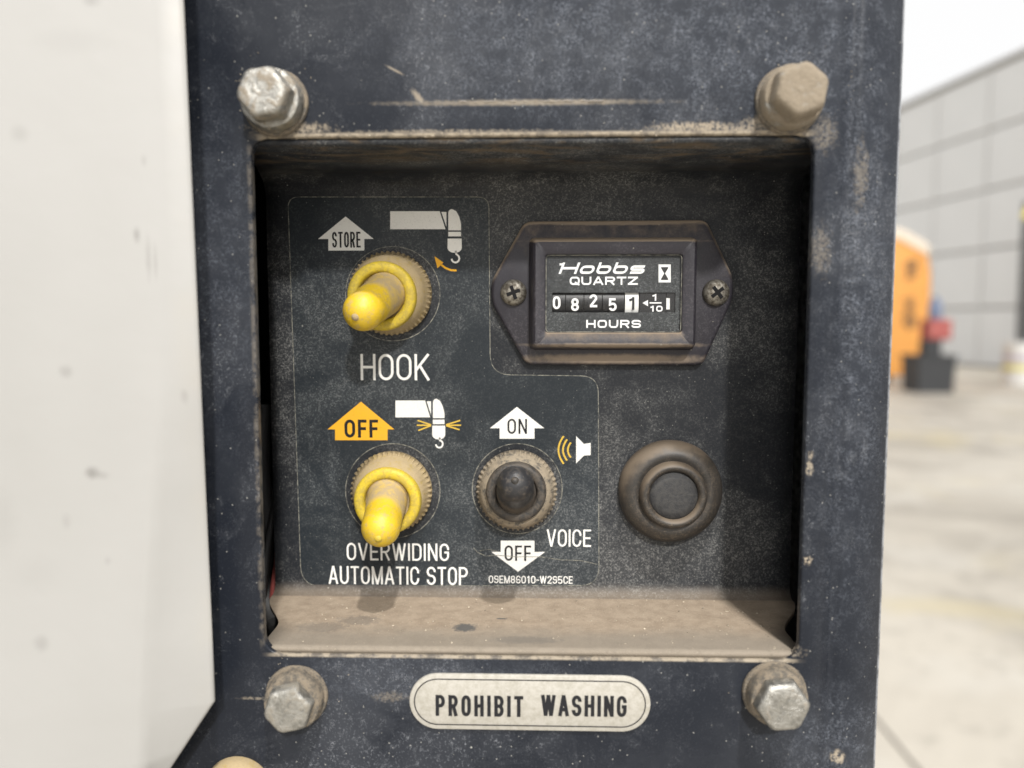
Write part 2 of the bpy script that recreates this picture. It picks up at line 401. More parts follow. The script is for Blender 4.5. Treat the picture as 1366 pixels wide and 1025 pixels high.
# ------------------------------------------------------------------ stroke lettering
def ell(cx, cy, rx, ry, a0, a1, n=10):
    return [(cx+rx*math.cos(R(a0+(a1-a0)*k/n)), cy+ry*math.sin(R(a0+(a1-a0)*k/n))) for k in range(n+1)]
def glyph(ch, w, h, s, q):
    """centre-line strokes of a letter; q=(corner radius x fraction of width, y fraction of height)"""
    a, b, c, d = s/2, w-s/2, s/2, h-s/2
    m, e = (a+b)/2, (c+d)/2
    rx, ry = (b-a)*q[0], (d-c)*q[1]
    O = ell(b-rx, d-ry, rx, ry, 0, 90) + ell(a+rx, d-ry, rx, ry, 90, 180) + ell(a+rx, c+ry, rx, ry, 180, 270) + ell(b-rx, c+ry, rx, ry, 270, 360)
    H = h; ry2 = min(ry, (d-e)/2); rh = min(rx, (b-a)*.5)
    C = [(b, d-ry*1.15)] + ell(b-rx, d-ry, rx, ry, 0, 90) + ell(a+rx, d-ry, rx, ry, 90, 180) + ell(a+rx, c+ry, rx, ry, 180, 270) + ell(b-rx, c+ry, rx, ry, 270, 360) + [(b, c+ry*1.15)]
    Sx = [(b, d-ry2*1.05)] + ell(b-rh, d-ry2, rh, ry2, 0, 90) + ell(a+rh, d-ry2, rh, ry2, 90, 180) + ell(a+rh, e+ry2, rh, ry2, 180, 270) + ell(b-rh, e-ry2, rh, ry2, 90, 0) + ell(b-rh, c+ry2, rh, ry2, 0, -90) + ell(a+rh, c+ry2, rh, ry2, -90, -180) + [(a, c+ry2*1.05)]
    bump_t = lambda lo, hi: [(a, hi)] + ell(b-rh, hi-(hi-lo)/2, rh, (hi-lo)/2, 90, -90, 14) + [(a, lo)]
    T = {
     'H': [[(a,0),(a,H)], [(b,0),(b,H)], [(a,e),(b,e)]],
     'O': [O+[None]], '0': [O+[None]],
     'Q': [O+[None], [(m+s*.1,c+(d-c)*.3),(b+s*.3,0)]],
     'K': [[(a,0),(a,H)], [(b+s*.1,H),(a,c+(d-c)*.36)], [(a+(b-a)*.33,c+(d-c)*.56),(b+s*.2,0)]],
     'S': [Sx], 'T': [[(0,d),(w,d)], [(m,0),(m,d)]],
     'R': [bump_t(e-s*.1, d)+[(a,e-s*.1)], [(a,0),(a,H)], [(m,e),(b,0)]],
     'P': [bump_t(e-s*.1, d), [(a,0),(a,H)]],
     'B': [bump_t(e, d), bump_t(c, e), [(a,0),(a,H)]],
     'D': [[(a,d)]+ell(b-rx,d-ry,rx,ry,90,0)+ell(b-rx,c+ry,rx,ry,0,-90)+[(a,c)], [(a,0),(a,H)]],
     'E': [[(a,0),(a,H)], [(a,d),(w,d)], [(a,e),(w*.92,e)], [(a,c),(w,c)]],
     'F': [[(a,0),(a,H)], [(a,d),(w,d)], [(a,e),(w*.92,e)]],
     'N': [[(a,0),(a,H)], [(b,0),(b,H)], [(a,H-s*.2),(b,s*.2)]],
     'M': [[(a,0),(a,H)], [(b,0),(b,H)], [(a,H-s*.2),(m,0)], [(b,H-s*.2),(m,0)]],
     'W': [[(a-s*.1,H),(a+(b-a)*.25,0)], [(m,H),(a+(b-a)*.25,0)], [(m,H),(a+(b-a)*.75,0)], [(b+s*.1,H),(a+(b-a)*.75,0)]],
     'V': [[(a-s*.1,H),(m,0)], [(b+s*.1,H),(m,0)]],
     'A': [[(a-s*.1,0),(m,H)], [(b+s*.1,0),(m,H)], [(a+(b-a)*.22,c+(d-c)*.27),(a+(b-a)*.78,c+(d-c)*.27)]],
     'I': [[(w/2,0),(w/2,H)]], 'L': [[(a,0),(a,H)], [(a,c),(w,c)]],
     'C': [C], 'G': [C[:-1]+[(b,e-s*.1)], [(m,e-s*.1),(b+s/2,e-s*.1)]],
     'U': [[(a,H)]+ell(a+rx,c+ry,rx,ry,180,270)+ell(b-rx,c+ry,rx,ry,270,360)+[(b,H)]],
     'Z': [[(0,d),(w,d)], [(0,c),(w,c)], [(b,d),(a,c)]],
     '-': [[(0,e*.92),(w,e*.92)]],
     '1': [[(w*.62,0),(w*.62,H)], [(w*.62,d-s*.3),(w*.1,d-(d-c)*.22)]],
     '2': [[(a,d-ry2*1.05)]+ell(a+rh,d-ry2,rh,ry2,180,90)+ell(b-rh,d-ry2,rh,ry2,90,-30)+[(a,c)], [(a-s*.3,c),(w,c)]],
     '5': [[(b,d),(a,d),(a,e)]+ell(b-rh,c+(e-c)*.58,rh,(e-c)*.58,110,-90)+ell(a+rh,c+(e-c)*.45,rh,(e-c)*.45,-90,-170)],
     '6': [[(b,d-ry2)]+ell(b-rh,d-ry2,rh,ry2,0,90)+ell(a+rh,d-ry2*1.3,rh,ry2*1.3,90,180)+ell(a+rh,c+ry2,rh,ry2,180,270)+ell(b-rh,c+ry2,rh,ry2,270,450)+ell(a+rh,e-ry2,rh,ry2,90,180)],
     '8': [ell(m,e+(d-e)/2,(b-a)*.46,(d-e)/2,0,360,20)[:-1]+[None], ell(m,c+(e-c)/2,(b-a)/2,(e-c)/2,0,360,20)[:-1]+[None]],
     '9': [[(a,c+ry2)]+ell(a+rh,c+ry2,rh,ry2,180,270)+ell(b-rh,c+ry2*1.3,rh,ry2*1.3,270,360)+ell(b-rh,d-ry2,rh,ry2,0,90)+ell(a+rh,d-ry2,rh,ry2,90,270)+ell(b-rh,e+ry2,rh,ry2,270,360)],
     'o': None, 'b': None, 's': None,
    }
    if ch in 'obs':
        x = h*.74; d2 = x-s/2; e2 = (c+d2)/2; r2 = min(rx, (d2-c)/2*1.1); ryy = (d2-c)*.45
        Os = ell(b-r2, d2-ryy, r2, ryy, 0, 90) + ell(a+r2, d2-ryy, r2, ryy, 90, 180) + ell(a+r2, c+ryy, r2, ryy, 180, 270) + ell(b-r2, c+ryy, r2, ryy, 270, 360)
        if ch == 'o': return [Os+[None]]
        if ch == 'b': return [Os+[None], [(a,c+ryy*.5),(a,H)]]
        qy = (d2-e2)/2
        return [[(b,d2)]+ell(a+r2*.6,d2-qy,r2*.6,qy,90,270)+ell(b-r2*.6,c+qy,r2*.6,qy,90,-90)+[(a,c)]]
    return T[ch]
def ribbon(bm, pts, wd, y, xf):
    closed = pts[-1] is None
    if closed: pts = pts[:-1]
    q = []
    for p in pts:
        if not q or (Vector(p)-Vector(q[-1])).length > 1e-7: q.append(p)
    if closed and (Vector(q[0])-Vector(q[-1])).length < 1e-7: q.pop()
    n = len(q); L, Rr = [], []
    for i in range(n):
        p = Vector(q[i])
        a = (p-Vector(q[i-1])) if (i or closed) else None
        b = (Vector(q[(i+1) % n])-p) if (i < n-1 or closed) else None
        if a is None: a = b
        if b is None: b = a
        a = a.normalized(); b = b.normalized()
        na, nb = Vector((-a.y, a.x)), Vector((-b.y, b.x)); m = na+nb
        m = na if m.length < 1e-6 else m.normalized()
        k = wd/2/max(.45, m.dot(na))
        L.append(p+m*k); Rr.append(p-m*k)
    vl = [bm.verts.new((*(lambda t: (t[0], y, t[1]))(xf(v)),)) for v in L]; vr = [bm.verts.new((*(lambda t: (t[0], y, t[1]))(xf(v)),)) for v in Rr]
    for i in range(n if closed else n-1):
        j = (i+1) % n; bm.faces.new((vl[i], vl[j], vr[j], vr[i]))
WF = {'I': 0, 'M': 1.25, 'W': 1.45, 'E': .88, 'F': .82, 'L': .8, ' ': .42, '-': .6, '1': .75, 'V': 1.02, 'A': 1.05, 'T': .95, '|': 0}
def word(bm, text, x0, x1, z0, z1, s, y, gap=.22, q=(.5, .30), slant=0, factors=None):
    """fit text in the rectangle; s = stroke width as fraction of height"""
    h = z1-z0; sw = s*h
    fs = [(factors or WF).get(c, 1.0) for c in text]
    nI = sum(1 for f in fs if f == 0)
    n = len(text); tot = x1-x0 - slant*h
    U = (tot - nI*sw*1.0)/(sum(fs) + gap*(n-1)); x = x0; st = 0
    for c, f in zip(text, fs):
        w = sw if f == 0 else f*U
        if c != ' ':
            for sk in glyph(c, w, h, sw, q):
                yy = y - (st % 9)*2.2e-6; st += 1
                ribbon(bm, sk, sw, yy, lambda v, x=x: (x+v[0]+slant*v[1], z0+v[1]))
        x += w + gap*U
def poly(bm, pts, y):
    """flat filled polygon facing the camera"""
    fill_poly(bm, pts, y)
def pp(pts, y): return [(P(a, b, y).x, P(a, b, y).z) for a, b in pts]
def rect_px(x0, x1, yt, yb, y):
    xm = (x0+x1)/2; ym = (yt+yb)/2
    return P(x0, ym, y).x, P(x1, ym, y).x, P(xm, yb, y).z, P(xm, yt, y).z
def print_mat(name, c, wear_or_glint=.45):
    b = NB(name)
    n = b.step(b.noise(2400, 3, .7), .60, .72); f, pt = grime(b, 1.0)
    col = b.mix(b.mul(n, wear_or_glint), c, tuple(v*.35+.03 for v in c))
    col = b.mix(b.mul(f, .22), col, (.30, .29, .26))
    return b.done(col, .6, spec=.3)
M_pw = print_mat('white_print', (.80, .79, .75)); M_py = print_mat('amber_print', (.82, .42, .02)); M_pk = NB('black_print').done((.018, .018, .02), .6, spec=.15)
M_pyl = print_mat('yellow_print', (.68, .45, .06))
def lettering(name, text, x0, x1, yt, yb, s, y, mat, parent, **k):
    bm = bmesh.new(); word(bm, text, *rect_px(x0, x1, yt, yb, y), s, y, **k)
    o = obj(name, bm, mat, parent, smooth=False); flipn(o); return o
def flipn(o):
    me = o.data; bm = bmesh.new(); bm.from_mesh(me)
    fl = [f for f in bm.faces if f.normal.y > 0]
    bmesh.ops.reverse_faces(bm, faces=fl); bm.to_mesh(me); bm.free()
def flat(name, polys, y, mat, parent):
    bm = bmesh.new()
    for p in polys: poly(bm, pp(p, y), y)
    o = obj(name, bm, mat, parent, smooth=False); flipn(o); return o
def strokes(name, lst, w, y, mat, parent):
    bm = bmesh.new(); 
    for i, p in enumerate(lst):
        cl = p[-1] is None; q = pp([v for v in p if v], y)
        ribbon(bm, q+([None] if cl else []), w, y-i*2.2e-6, lambda v: (v[0], v[1]))
    o = obj(name, bm, mat, parent, smooth=False); flipn(o); return o
def thin_line(col): pass

# ------------------------------------------------------------------ legend decal
PF = PY - .0006                       # painted front surface of the panel sheet
YD = PF - .00012                      # decal surface
Y1, Y2 = YD - .00004, YD - .00009     # print layers
decal = thing('legend_decal', 'dark legend sticker with white and amber arrows and words, stuck around the three toggle switches', 'sticker')
def rc(pts, r, n=7):
    """round the corners of a pixel polygon; r list"""
    out = []
    for i, p in enumerate(pts):
        p0, p1, p2 = Vector(pts[i-1]), Vector(p), Vector(pts[(i+1) % len(pts)])
        a = (p0-p1).normalized(); b = (p2-p1).normalized(); A, B = p1+a*r[i], p1+b*r[i]
        for k in range(n+1):
            t = k/n; out.append(tuple(A*(1-t)**2 + p1*2*t*(1-t) + B*t*t))
    return out
dpx = rc([(383, 262), (653, 262), (655, 499), (799, 501), (800, 782), (401, 783)], [16, 16, 26, 24, 26, 28])
cut = [((524, 392), 63), ((524, 655), 63), ((690, 652), 60)]
kk = FPX/(PF-CAM.y)
circ = lambda c, r, n=56: [(c[0]+r*math.cos(2*math.pi*i/n), c[1]+r*math.sin(2*math.pi*i/n)) for i in range(n)]
bm = bmesh.new()
loopsd = [pp(dpx, YD)] + [pp(circ(c, r), YD) for c, r in cut]
es = []
for lp in loopsd:
    vs = [bm.verts.new((x, YD, z)) for x, z in lp]; es += [bm.edges.new((vs[i], vs[(i+1) % len(vs)])) for i in range(len(vs))]
bmesh.ops.triangle_fill(bm, use_beauty=True, use_dissolve=False, edges=es)
vv = [f for f in bm.faces]
ret = bmesh.ops.extrude_face_region(bm, geom=vv)
for v in [g for g in ret['geom'] if isinstance(g, bmesh.types.BMVert)]: v.co.y += .0001
obj('film', bm, M_decal, decal)
b = NB('worn_film_edge'); n = b.step(b.noise(700, 4, .7), .38, .6)
M_edge = b.done(b.mix(n, (.06, .06, .055), (.30, .29, .24)), .7)
bm = bmesh.new()
e1 = inset(loopsd[0], .00018)
ribbon(bm, e1+[None], .00016, YD-.00002, lambda v: (v[0], v[1]))
for lp in loopsd[1:]: ribbon(bm, lp+[None], .00018, YD-.00002, lambda v: (v[0], v[1]))
o = obj('film_edge', bm, M_edge, decal, smooth=False); flipn(o)
# arrows
flat('up_arrow', [[(461,289),(424.5,319),(438,319),(438,334.5),(486,334.5),(486,319),(498.5,319)]], Y1, M_pw, decal)
lettering('lettering', 'STORE', 443, 481, 309.5, 330.5, .115, Y2, M_pk, decal, gap=.26)
lettering('lettering', 'HOOK', 481, 573, 472.5, 507.5, .098, Y1, M_pw, decal, gap=.2)
flat('up_arrow', [[(481.5,536),(437,573),(447,573),(447,587.5),(517,587.5),(517,573),(526,573)]], Y1, M_py, decal)
lettering('lettering', 'OFF', 459.5, 504.5, 560, 584, .165, Y2, M_pk, decal, gap=.26)
flat('up_arrow', [[(689.5,543),(653.5,571.5),(666.5,571.5),(666.5,585.5),(713,585.5),(713,571.5),(726,571.5)]], Y1, M_pw, decal)
lettering('lettering', 'ON', 677, 703, 559, 579, .12, Y2, M_pk, decal, gap=.3)
flat('down_arrow', [[(691,763),(655.5,736.5),(668,736.5),(668,721.5),(713,721.5),(713,736.5),(727,736.5)]], Y1, M_pw, decal)
lettering('lettering', 'OFF', 673, 708.5, 728, 748.5, .125, Y2, M_pk, decal, gap=.26)
lettering('lettering', 'OVERWIDING', 462.5, 599, 725, 748, .105, Y1, M_pw, decal, gap=.24)
lettering('lettering', 'AUTOMATIC STOP', 438.5, 624, 756, 780, .105, Y1, M_pw, decal, gap=.22)
lettering('lettering', 'VOICE', 729.5, 788.5, 706.5, 729.5, .10, Y1, M_pw, decal, gap=.22)
lettering('lettering', '09EM86010-W295CE', 652, 764, 768.5, 778.5, .125, Y1, M_pw, decal, gap=.2)
# crane boom pictograms
def boom(x0, xs, x1, yt, yb, bx0, bx1, by0, sy, ly0, ly1, hx, hy, sc):
    flat('boom_symbol', [[(x0,yt),(xs,yt),(xs+(x1-xs)*.86,yb),(x0,yb)], [(xs+2.2,yt+1),(x1,yt+1),(x1,yb-3)]], Y1, M_pw, decal)
    sym = []
    m = (bx0+bx1)/2; w = bx1-bx0
    top = [(bx0,sy-1),(bx0,by0+5)]+[(bx0+w*.3+w*.3*math.cos(R(a)), by0+5-5*math.sin(R(a))) for a in (150,120,90)]+[(bx0+w*.62,by0+3),(bx0+w*.85,by0+10),(bx1,by0+20),(bx1,sy-1)]
    low = [(m+w*.56*math.cos(R(a)), (ly0+ly1)/2+3-(ly1-ly0-5)*.5*math.sin(R(a))) for a in range(0, -181, -15)]+[(bx0-.8,ly0),(bx1+.8,ly0)]
    flat('crane_head_symbol', [top, [(bx0,sy+1),(bx1,sy+1),(bx1,sy+7),(bx0,sy+7)], low], Y1, M_pw, decal)
    hk = [(hx+.5, ly1-2), (hx+1, ly1+2)]+[(hx+5.2*sc*math.cos(R(a)), hy-5.5*sc*math.sin(R(a))) for a in (60, 30, 0, -30, -60, -90, -120, -150, -175)]
    strokes('hook_symbol', [hk], .00042, Y1, M_pw, decal)
boom(520.5, 586.5, 595.5, 282, 306, 598, 615, 279, 308.5, 318.5, 337, 607.5, 345, 1)
boom(527.5, 567, 575, 534.5, 557, 577.5, 593, 532, 559, 568, 586, 586, 592.5, .9)
strokes('curved_arrow', [[(609,361),(601,360.5),(594,357.5),(588,353)]], .00048, Y1, M_py, decal)
flat('curved_arrow_head', [[(579.5,342),(591.5,350.5),(583.5,358)]], Y1, M_py, decal)
strokes('ray_symbol', [[(575,567),(557,561)],[(575,567.5),(556,567.5)],[(575,568),(558,574.5)]], .00034, Y1-.00002, M_pyl, decal)
strokes('ray_symbol', [[(595,567),(614,561)],[(595,567.5),(615,567.5)],[(595,568),(613,573.5)]], .00034, Y1-.00002, M_pyl, decal)
arcs = []
for (x, hh, bw) in ((745, 18.5, 7), (751, 14, 5.5), (757.5, 10, 4)):
    arcs.append([(x+bw*(t*t), 600.5+hh*t) for t in [v/8 for v in range(-8, 9)]])
strokes('sound_wave_symbol', arcs, .00042, Y1, M_pyl, decal)
strokes('film_crease', [[(632,731),(637,737),(648,742),(662,741),(690,743),(722,743),(748,747),(775,748),(797,753)], [(640,735),(652,733),(664,736)]], .00014, Y2-.00003, M_edge, decal)
flat('speaker_symbol', [[(768.5,582),(768.5,618.5),(779,608),(788,607.5),(788,591),(779,592.5)]], Y1, M_pw, decal)

# ------------------------------------------------------------------ toggle switches
def rubber(name, base, tipy, dust=TAN, amt=.75):
    b = NB(name); X, Y, Z = b.sep()
    n = b.noise(500, 4, .65)
    sh = b.step(b.add(b.mul(Y, -1.0), b.mul(b.math('SUBTRACT', n, .5), .004)), tipy-.0012, tipy+.0012, 1.0, 0.0)  # shank holds dust, the thumbed tip is clean
    f = b.mx(b.mul(sh, b.mixf(b.step(n, .35, .6), .6*amt, amt)), b.mul(b.step(b.noise(700, 5, .75), .48, .68), .6))
    col = b.mix(f, b.mix(b.mul(b.step(n, .5, .8), .35), base, tuple(v*.6 for v in base)), dust)
    b.bump(b.add(n, b.noise(2500, 2)), .0001, .5)
    m = b.done(col, b.mixf(f, .42, .9)); return m
def dusty(name, base, dust, cover, rough=.5, scale=500, metal=0.0, bumpd=.00015, lo=.35, hi=.62):
    b = NB(name); n = b.noise(scale, 5, .65); n2 = b.noise(scale*4, 3, .6)
    f = b.mul(b.step(b.add(n, b.mul(b.math('SUBTRACT', n2, .5), .4)), lo, hi), cover)
    col = b.mix(f, b.mix(b.mul(n2, .5), base, tuple(v*.55 for v in base)), b.mix(n2, dust, tuple(v*.7 for v in dust)))
    b.bump(b.add(n, b.mul(n2, .4)), bumpd, .7)
    return b.done(col, b.mixf(f, rough, .92), b.mixf(f, metal, 0.0) if metal else 0.0)
M_yboot = rubber('yellow_rubber', (.60, .41, .022), .0150, (.34, .26, .155), .95)
M_ycol = dusty('yellow_collar_rubber', (.62, .46, .03), (.36, .27, .09), .45, .5, 420)
M_nut = dusty('dust_caked_nut', (.34, .25, .09), (.40, .31, .18), .9, .8, 500, lo=.25, hi=.5)
M_nut2 = dusty('dust_caked_grey_nut', (.10, .09, .075), (.34, .28, .20), .9, .7, 500, lo=.3, hi=.55)
M_gboot = rubber('black_rubber_boot', (.022, .022, .024), .0125, (.11, .09, .07), .8)
M_gcol = dusty('black_collar_rubber', (.03, .028, .026), (.15, .12, .09), .5, .5, 400)
def toggle(label, base_px, scale, dx, dz, ht, kind, fat=1.0):
    t = thing('toggle_switch', label, 'toggle switch', Vector((P(*base_px, PF).x, PF-.00001, P(*base_px, PF).z)), 'toggle switches on the legend sticker')
    yl = kind == 'yellow'; g = scale
    # knurled nut: wave-toothed skirt under a dished dome
    bm = bmesh.new(); seg = 240; loops = []
    for r, h, tooth in ((.0100, 0, .0), (.0100, .0008, .0), (.0099, .0012, .00032), (.0099, .0026, .00032), (.0094, .0034, .0001), (.0090, .0052, 0), (.0083, .0066, 0), (.0074, .0073, 0), (.0050, .0074, 0)):
        loops.append([((r+tooth*(1 if (i % 5) in (1, 2) else -.3))*g*math.cos(2*math.pi*i/seg), -h, (r+tooth*(1 if (i % 5) in (1, 2) else -.3))*g*math.sin(2*math.pi*i/seg)) for i in range(seg)])
    rings(bm, loops); obj('knurled_nut', bm, M_nut if yl else M_nut2, t, 30)
    bm = bmesh.new(); k = .0082*g if yl else .0074*g; off = (dx*.12, dz*.12)
    pr = [(k, .0068), (k, .0080), (k*.985, .0087), (k*.95, .0091), (k*.88, .0093), (k*.75, .0093), (k*.70, .0090), (k*.668, .0084), (k*.66, .0062)]
    lathe(bm, pr, 72, False, off[0]*2.2, off[1]*1.6); obj('boot_collar', bm, M_ycol if yl else M_gcol, t, 50)
    # lever boot
    bm = bmesh.new(); r0, r1 = (.0050, .0045) if yl else (.0050, .0043)
    r0 *= fat; r1 *= fat
    path, rr = [], []
    h0 = .0060; L = ht-h0
    for i in range(15):
        u = i/14; path.append((dx*u, -(h0+L*u), dz*u)); rr.append(r0+(r1-r0)*min(1, u*1.35) + (.0008*(1-u*9) if u < .11 else 0))
    ax = Vector((dx, -L, dz)).normalized(); e = Vector(path[-1])
    for k_ in range(1, 11):
        a = R(9*k_*.985); path.append(e+ax*r1*math.sin(a)); rr.append(r1*math.cos(a))
    if kind == 'yellow_nub': pass
    tube(bm, path, rr, 40); bm2 = obj('lever_boot', bm, M_yboot if yl else M_gboot, t, 60)
    bm = bmesh.new(); n0 = e+ax*r1*.97
    tube(bm, [n0, n0+ax*.0004, n0+ax*.0006], [.0009, .0007, .0002], 16)
    obj('tip_nub', bm, M_nut if (yl and 'hook' in label.lower()) else (M_ycol if yl else M_gcol), bm2, 60)
    return t
toggle('upper yellow rubber toggle switch, the one above the word HOOK', (522, 392), 1.01, -.0029, -.0045, .0186, 'yellow', 1.02)
toggle('lower yellow rubber toggle switch, between the amber OFF arrow and OVERWIDING', (524, 654), 1.0, .0006, -.0046, .0185, 'yellow')
toggle('black rubber toggle switch between the white ON and OFF arrows', (689.5, 652), .99, 0, .0046, .0165, 'black')

# ------------------------------------------------------------------ round push button
b = NB('black_button_rubber'); n = b.noise(260, 5, .6)
g = b.n('ShaderNodeNewGeometry'); sp = b.n('ShaderNodeSeparateXYZ'); b.put(sp.inputs[0], g.outputs['Normal'])
up = b.step(b.add(b.add(sp.outputs[2], b.mul(sp.outputs[0], -.35)), b.mul(b.math('SUBTRACT', n, .5), 1.3)), -.05, .75)
f, pt = grime(b, .9); f = b.mx(b.mul(up, .45), b.mul(f, .4)); b.bump(n, .0001, .6)
M_btn = b.done(b.mix(f, (.026, .024, .022), (.27, .205, .14)), b.mixf(f, .4, .9))
M_btnc = dusty('black_button_face', (.028, .028, .030), (.10, .095, .085), .35, .6, 900)
bp = P(893, 654, PF)
btn = thing('push_button', 'round black rubber covered push button to the right of the switches, dusty rim', 'button', (bp.x, PF-.00001, bp.z))
bm = bmesh.new()
lathe(bm, [(.0128, 0), (.0129, .0012), (.0126, .0024), (.0119, .0037), (.0108, .0046), (.0097, .0050), (.0088, .0049), (.0082, .0046), (.0078, .0046), (.0070, .0048)], 96, False, wob=.003)
obj('rubber_skirt', bm, M_btn, btn, 60)
bm = bmesh.new()
lathe(bm, [(.0082, .0040), (.0082, .0056), (.0080, .0066), (.0076, .0073), (.0070, .0075), (.0064, .0073), (.0060, .0067), (.0059, .0060)], 96, False)
obj('raised_ring', bm, M_btn, btn, 60)
bm = bmesh.new(); lathe(bm, [(.00592, .0058), (.0056, .0062), (.0040, .0065), (.0015, .0066)], 72); obj('button_face', bm, M_btnc, btn, 60)

# ------------------------------------------------------------------ hour meter
def meter_paint(name, base, amt=1.0):
    b = NB(name); n = b.noise(300, 5, .65)
    g = b.n('ShaderNodeNewGeometry'); sp = b.n('ShaderNodeSeparateXYZ'); b.put(sp.inputs[0], g.outputs['Normal'])
    up = b.step(b.add(sp.outputs[2], b.mul(b.math('SUBTRACT', n, .5), .5)), .10, .55)   # dust settles on faces that look up
    f, pt = grime(b, .8)
    cak = []
    for (x0_, x1_, yy_, hw_) in ((722, 925, 461, .0006), (706, 936, 480, .0011), (712, 932, 320, .00045), (704, 940, 296, .0004)):
        A_, B_ = P(x0_, yy_, PY-.007), P(x1_, yy_, PY-.007); cak.append(b.blob((A_.x+B_.x)/2, A_.z, (B_.x-A_.x)/2, hw_, .5, .55, 500))
    up = b.mx(up, b.mul(b.mx(*cak), .8))
    col = b.mix(b.mul(f, .7), base, (.135, .125, .135)); col = b.mix(b.mul(up, .92), col, (.33, .26, .19))
    sc = b.specks(600, .15, .2); col = b.mix(b.mul(sc, .6), col, (.35, .33, .28))
    b.bump(b.add(n, b.mul(f, .5)), .0001, .6)
    return b.done(col, b.mixf(b.mx(f, up), .45, .9))
M_meter = meter_paint('meter_plastic', (.021, .019, .026))
b = NB('screw_metal'); n = b.noise(900, 5, .7)
M_screw = b.done(b.mix(b.step(n, .4, .6), (.30, .28, .24), (.11, .095, .075)), b.mixf(n, .35, .8), .7)
hm = thing('hour_meter', 'rectangular black hour meter with white figures, upper right of the recessed panel', 'hour meter', (0, PF, 0))
HM = PF      # children hold coordinates relative to the panel surface
def hobj(name, bm, m, parent=hm, sm=None, front=False):
    for v in bm.verts: v.co.y -= HM
    o = obj(name, bm, m, parent, smooth=sm)
    if front: flipn(o)
    return o
yf = PF-.0026
fl = rc([(700, 295), (943, 293), (979, 370), (979, 398), (938, 488), (702, 487), (655, 404), (655, 376)], [10, 10, 11, 11, 10, 10, 11, 11])
bm = bmesh.new(); slab(bm, pp(fl, yf)[::-1], yf, PF-.00002, .0009); hobj('flange', bm, M_meter, sm=50)
# bezel: a picture-frame box standing on the flange, window sunk in
yb = PF-.0085
X0, X1, Z0, Z1 = rect_px(711, 929, 319, 463, yb); WX0, WX1, WZ0, WZ1 = rect_px(727.5, 911, 339, 444, yb)
bm = bmesh.new(); lp = []
for (d, y, r) in ((-.0010, yf+.0001, .0014), (-.0008, yf-.0004, .0012), (-.0002, yb+.0012, .0010), (.0001, yb+.0004, .0009), (.0006, yb, .0007)):
    lp.append([(x, y, z) for x, z in rrect(X0+d, X1-d, Z0+d, Z1-d, r, 5)])
wl = lambda d, y, r=.0008: [(x, y, z) for x, z in rrect(WX0-d, WX1+d, WZ0-d, WZ1+d, r, 5)]
lp += [wl(.0004, yb+.0002), wl(0, yb+.0005, .0007), wl(0, yb+.0020, .0006)]
rings(bm, lp); hobj('bezel', bm, M_meter, sm=40)
yw = yb+.0018
b = NB('meter_face'); f, pt = grime(b, 1.2); M_face = b.done(b.mix(b.mul(f, .6), (.012, .014, .016), (.20, .22, .22)), .55)
# face plate with a slot for the number wheels
SX0, SX1, SZ0, SZ1 = rect_px(736.5, 901, 390.5, 417, yw)
bm = bmesh.new(); rings(bm, [wl(-.00005, yw), [(x, yw, z) for x, z in rrect(SX0, SX1, SZ0, SZ1, .0002, 5)], [(x, yw+.0008, z) for x, z in rrect(SX0, SX1, SZ0, SZ1, .0002, 5)]])
hobj('dial_face', bm, M_face)
M_wh = NB('wheel_black').done((.008, .008, .009), .4); M_dig = NB('digit_white').done((.88, .88, .87), .5); M_whw = NB('wheel_white').done((.85, .85, .82), .5)
M_dk = NB('digit_black').done((.015, .015, .016), .5)
yd = yw+.0005
wheels = [('0', 742.5, 404, 0), ('8', 767, 406.5, 0), ('2', 791.5, 401.5, 0), ('5', 817.5, 406.5, 0), ('1', 843.5, 405, 1)]
edges = [736.7, 754.5, 779, 803.5, 833.5, 852.5, 889, 900.8]
for i, (ch, cxp, cyp, wh) in enumerate(wheels):
    x0, x1, z0, z1 = rect_px(edges[i]+.5, edges[i+1]-.5, 390.6, 416.9, yd)
    bm = bmesh.new(); lpz = []      # slightly convex drum
    for k in range(9):
        t = k/8; z = z0+(z1-z0)*t; lpz.append([(x0, yd+.0006-.0006*math.sin(math.pi*t)**.7, z), (x1, yd+.0006-.0006*math.sin(math.pi*t)**.7, z)])
    rings(bm, lpz, close=False); w = hobj('number_wheel', bm, M_whw if wh else M_wh, sm=60)
    bm = bmesh.new(); q0, q1, q2, q3 = rect_px(cxp-5.2, cxp+5.2, cyp-8.6, cyp+8.6, yd-.00006)
    word(bm, ch, q0, q1, q2, q3, .18, yd-.00006, factors={'1': 1.0, '0': 1.0}, q=(.5, .34)); hobj('numeral', bm, M_dk if wh else M_dig, w, False, True)
bm = bmesh.new(); x0, x1, z0, z1 = rect_px(853, 888.5, 390.6, 416.9, yd); box(bm, x0, x1, yd, yd+.0005, z0, z1); fx = hobj('fraction_plate', bm, M_wh)
bm = bmesh.new(); y_ = yd-.00005
fill_poly(bm, pp([(857, 404.5), (864.5, 400.3), (864.5, 408.8)], y_), y_)
word(bm, '1', *rect_px(869.5, 877.5, 392.5, 401.5, y_), .22, y_, factors={'1': 1}); 
ribbon(bm, pp([(866.5, 404.3), (882.5, 404.3)], y_), .00032, y_-5e-6, lambda v: v)
word(bm, '10', *rect_px(867, 884, 408, 416, y_), .24, y_, gap=.2, q=(.35, .4))
hobj('fraction_mark', bm, M_dig, fx, False, True)
bm = bmesh.new(); x0, x1, z0, z1 = rect_px(889.2, 900.5, 390.6, 416.9, yd); box(bm, x0, x1, yd, yd+.0005, z0, z1); fx = hobj('tenths_wheel', bm, M_wh)
bm = bmesh.new(); fill_poly(bm, pp([(888.8, 398), (893.5, 398), (893.5, 413), (888.8, 413)], y_), y_); hobj('numeral', bm, M_whw, fx, False, True)
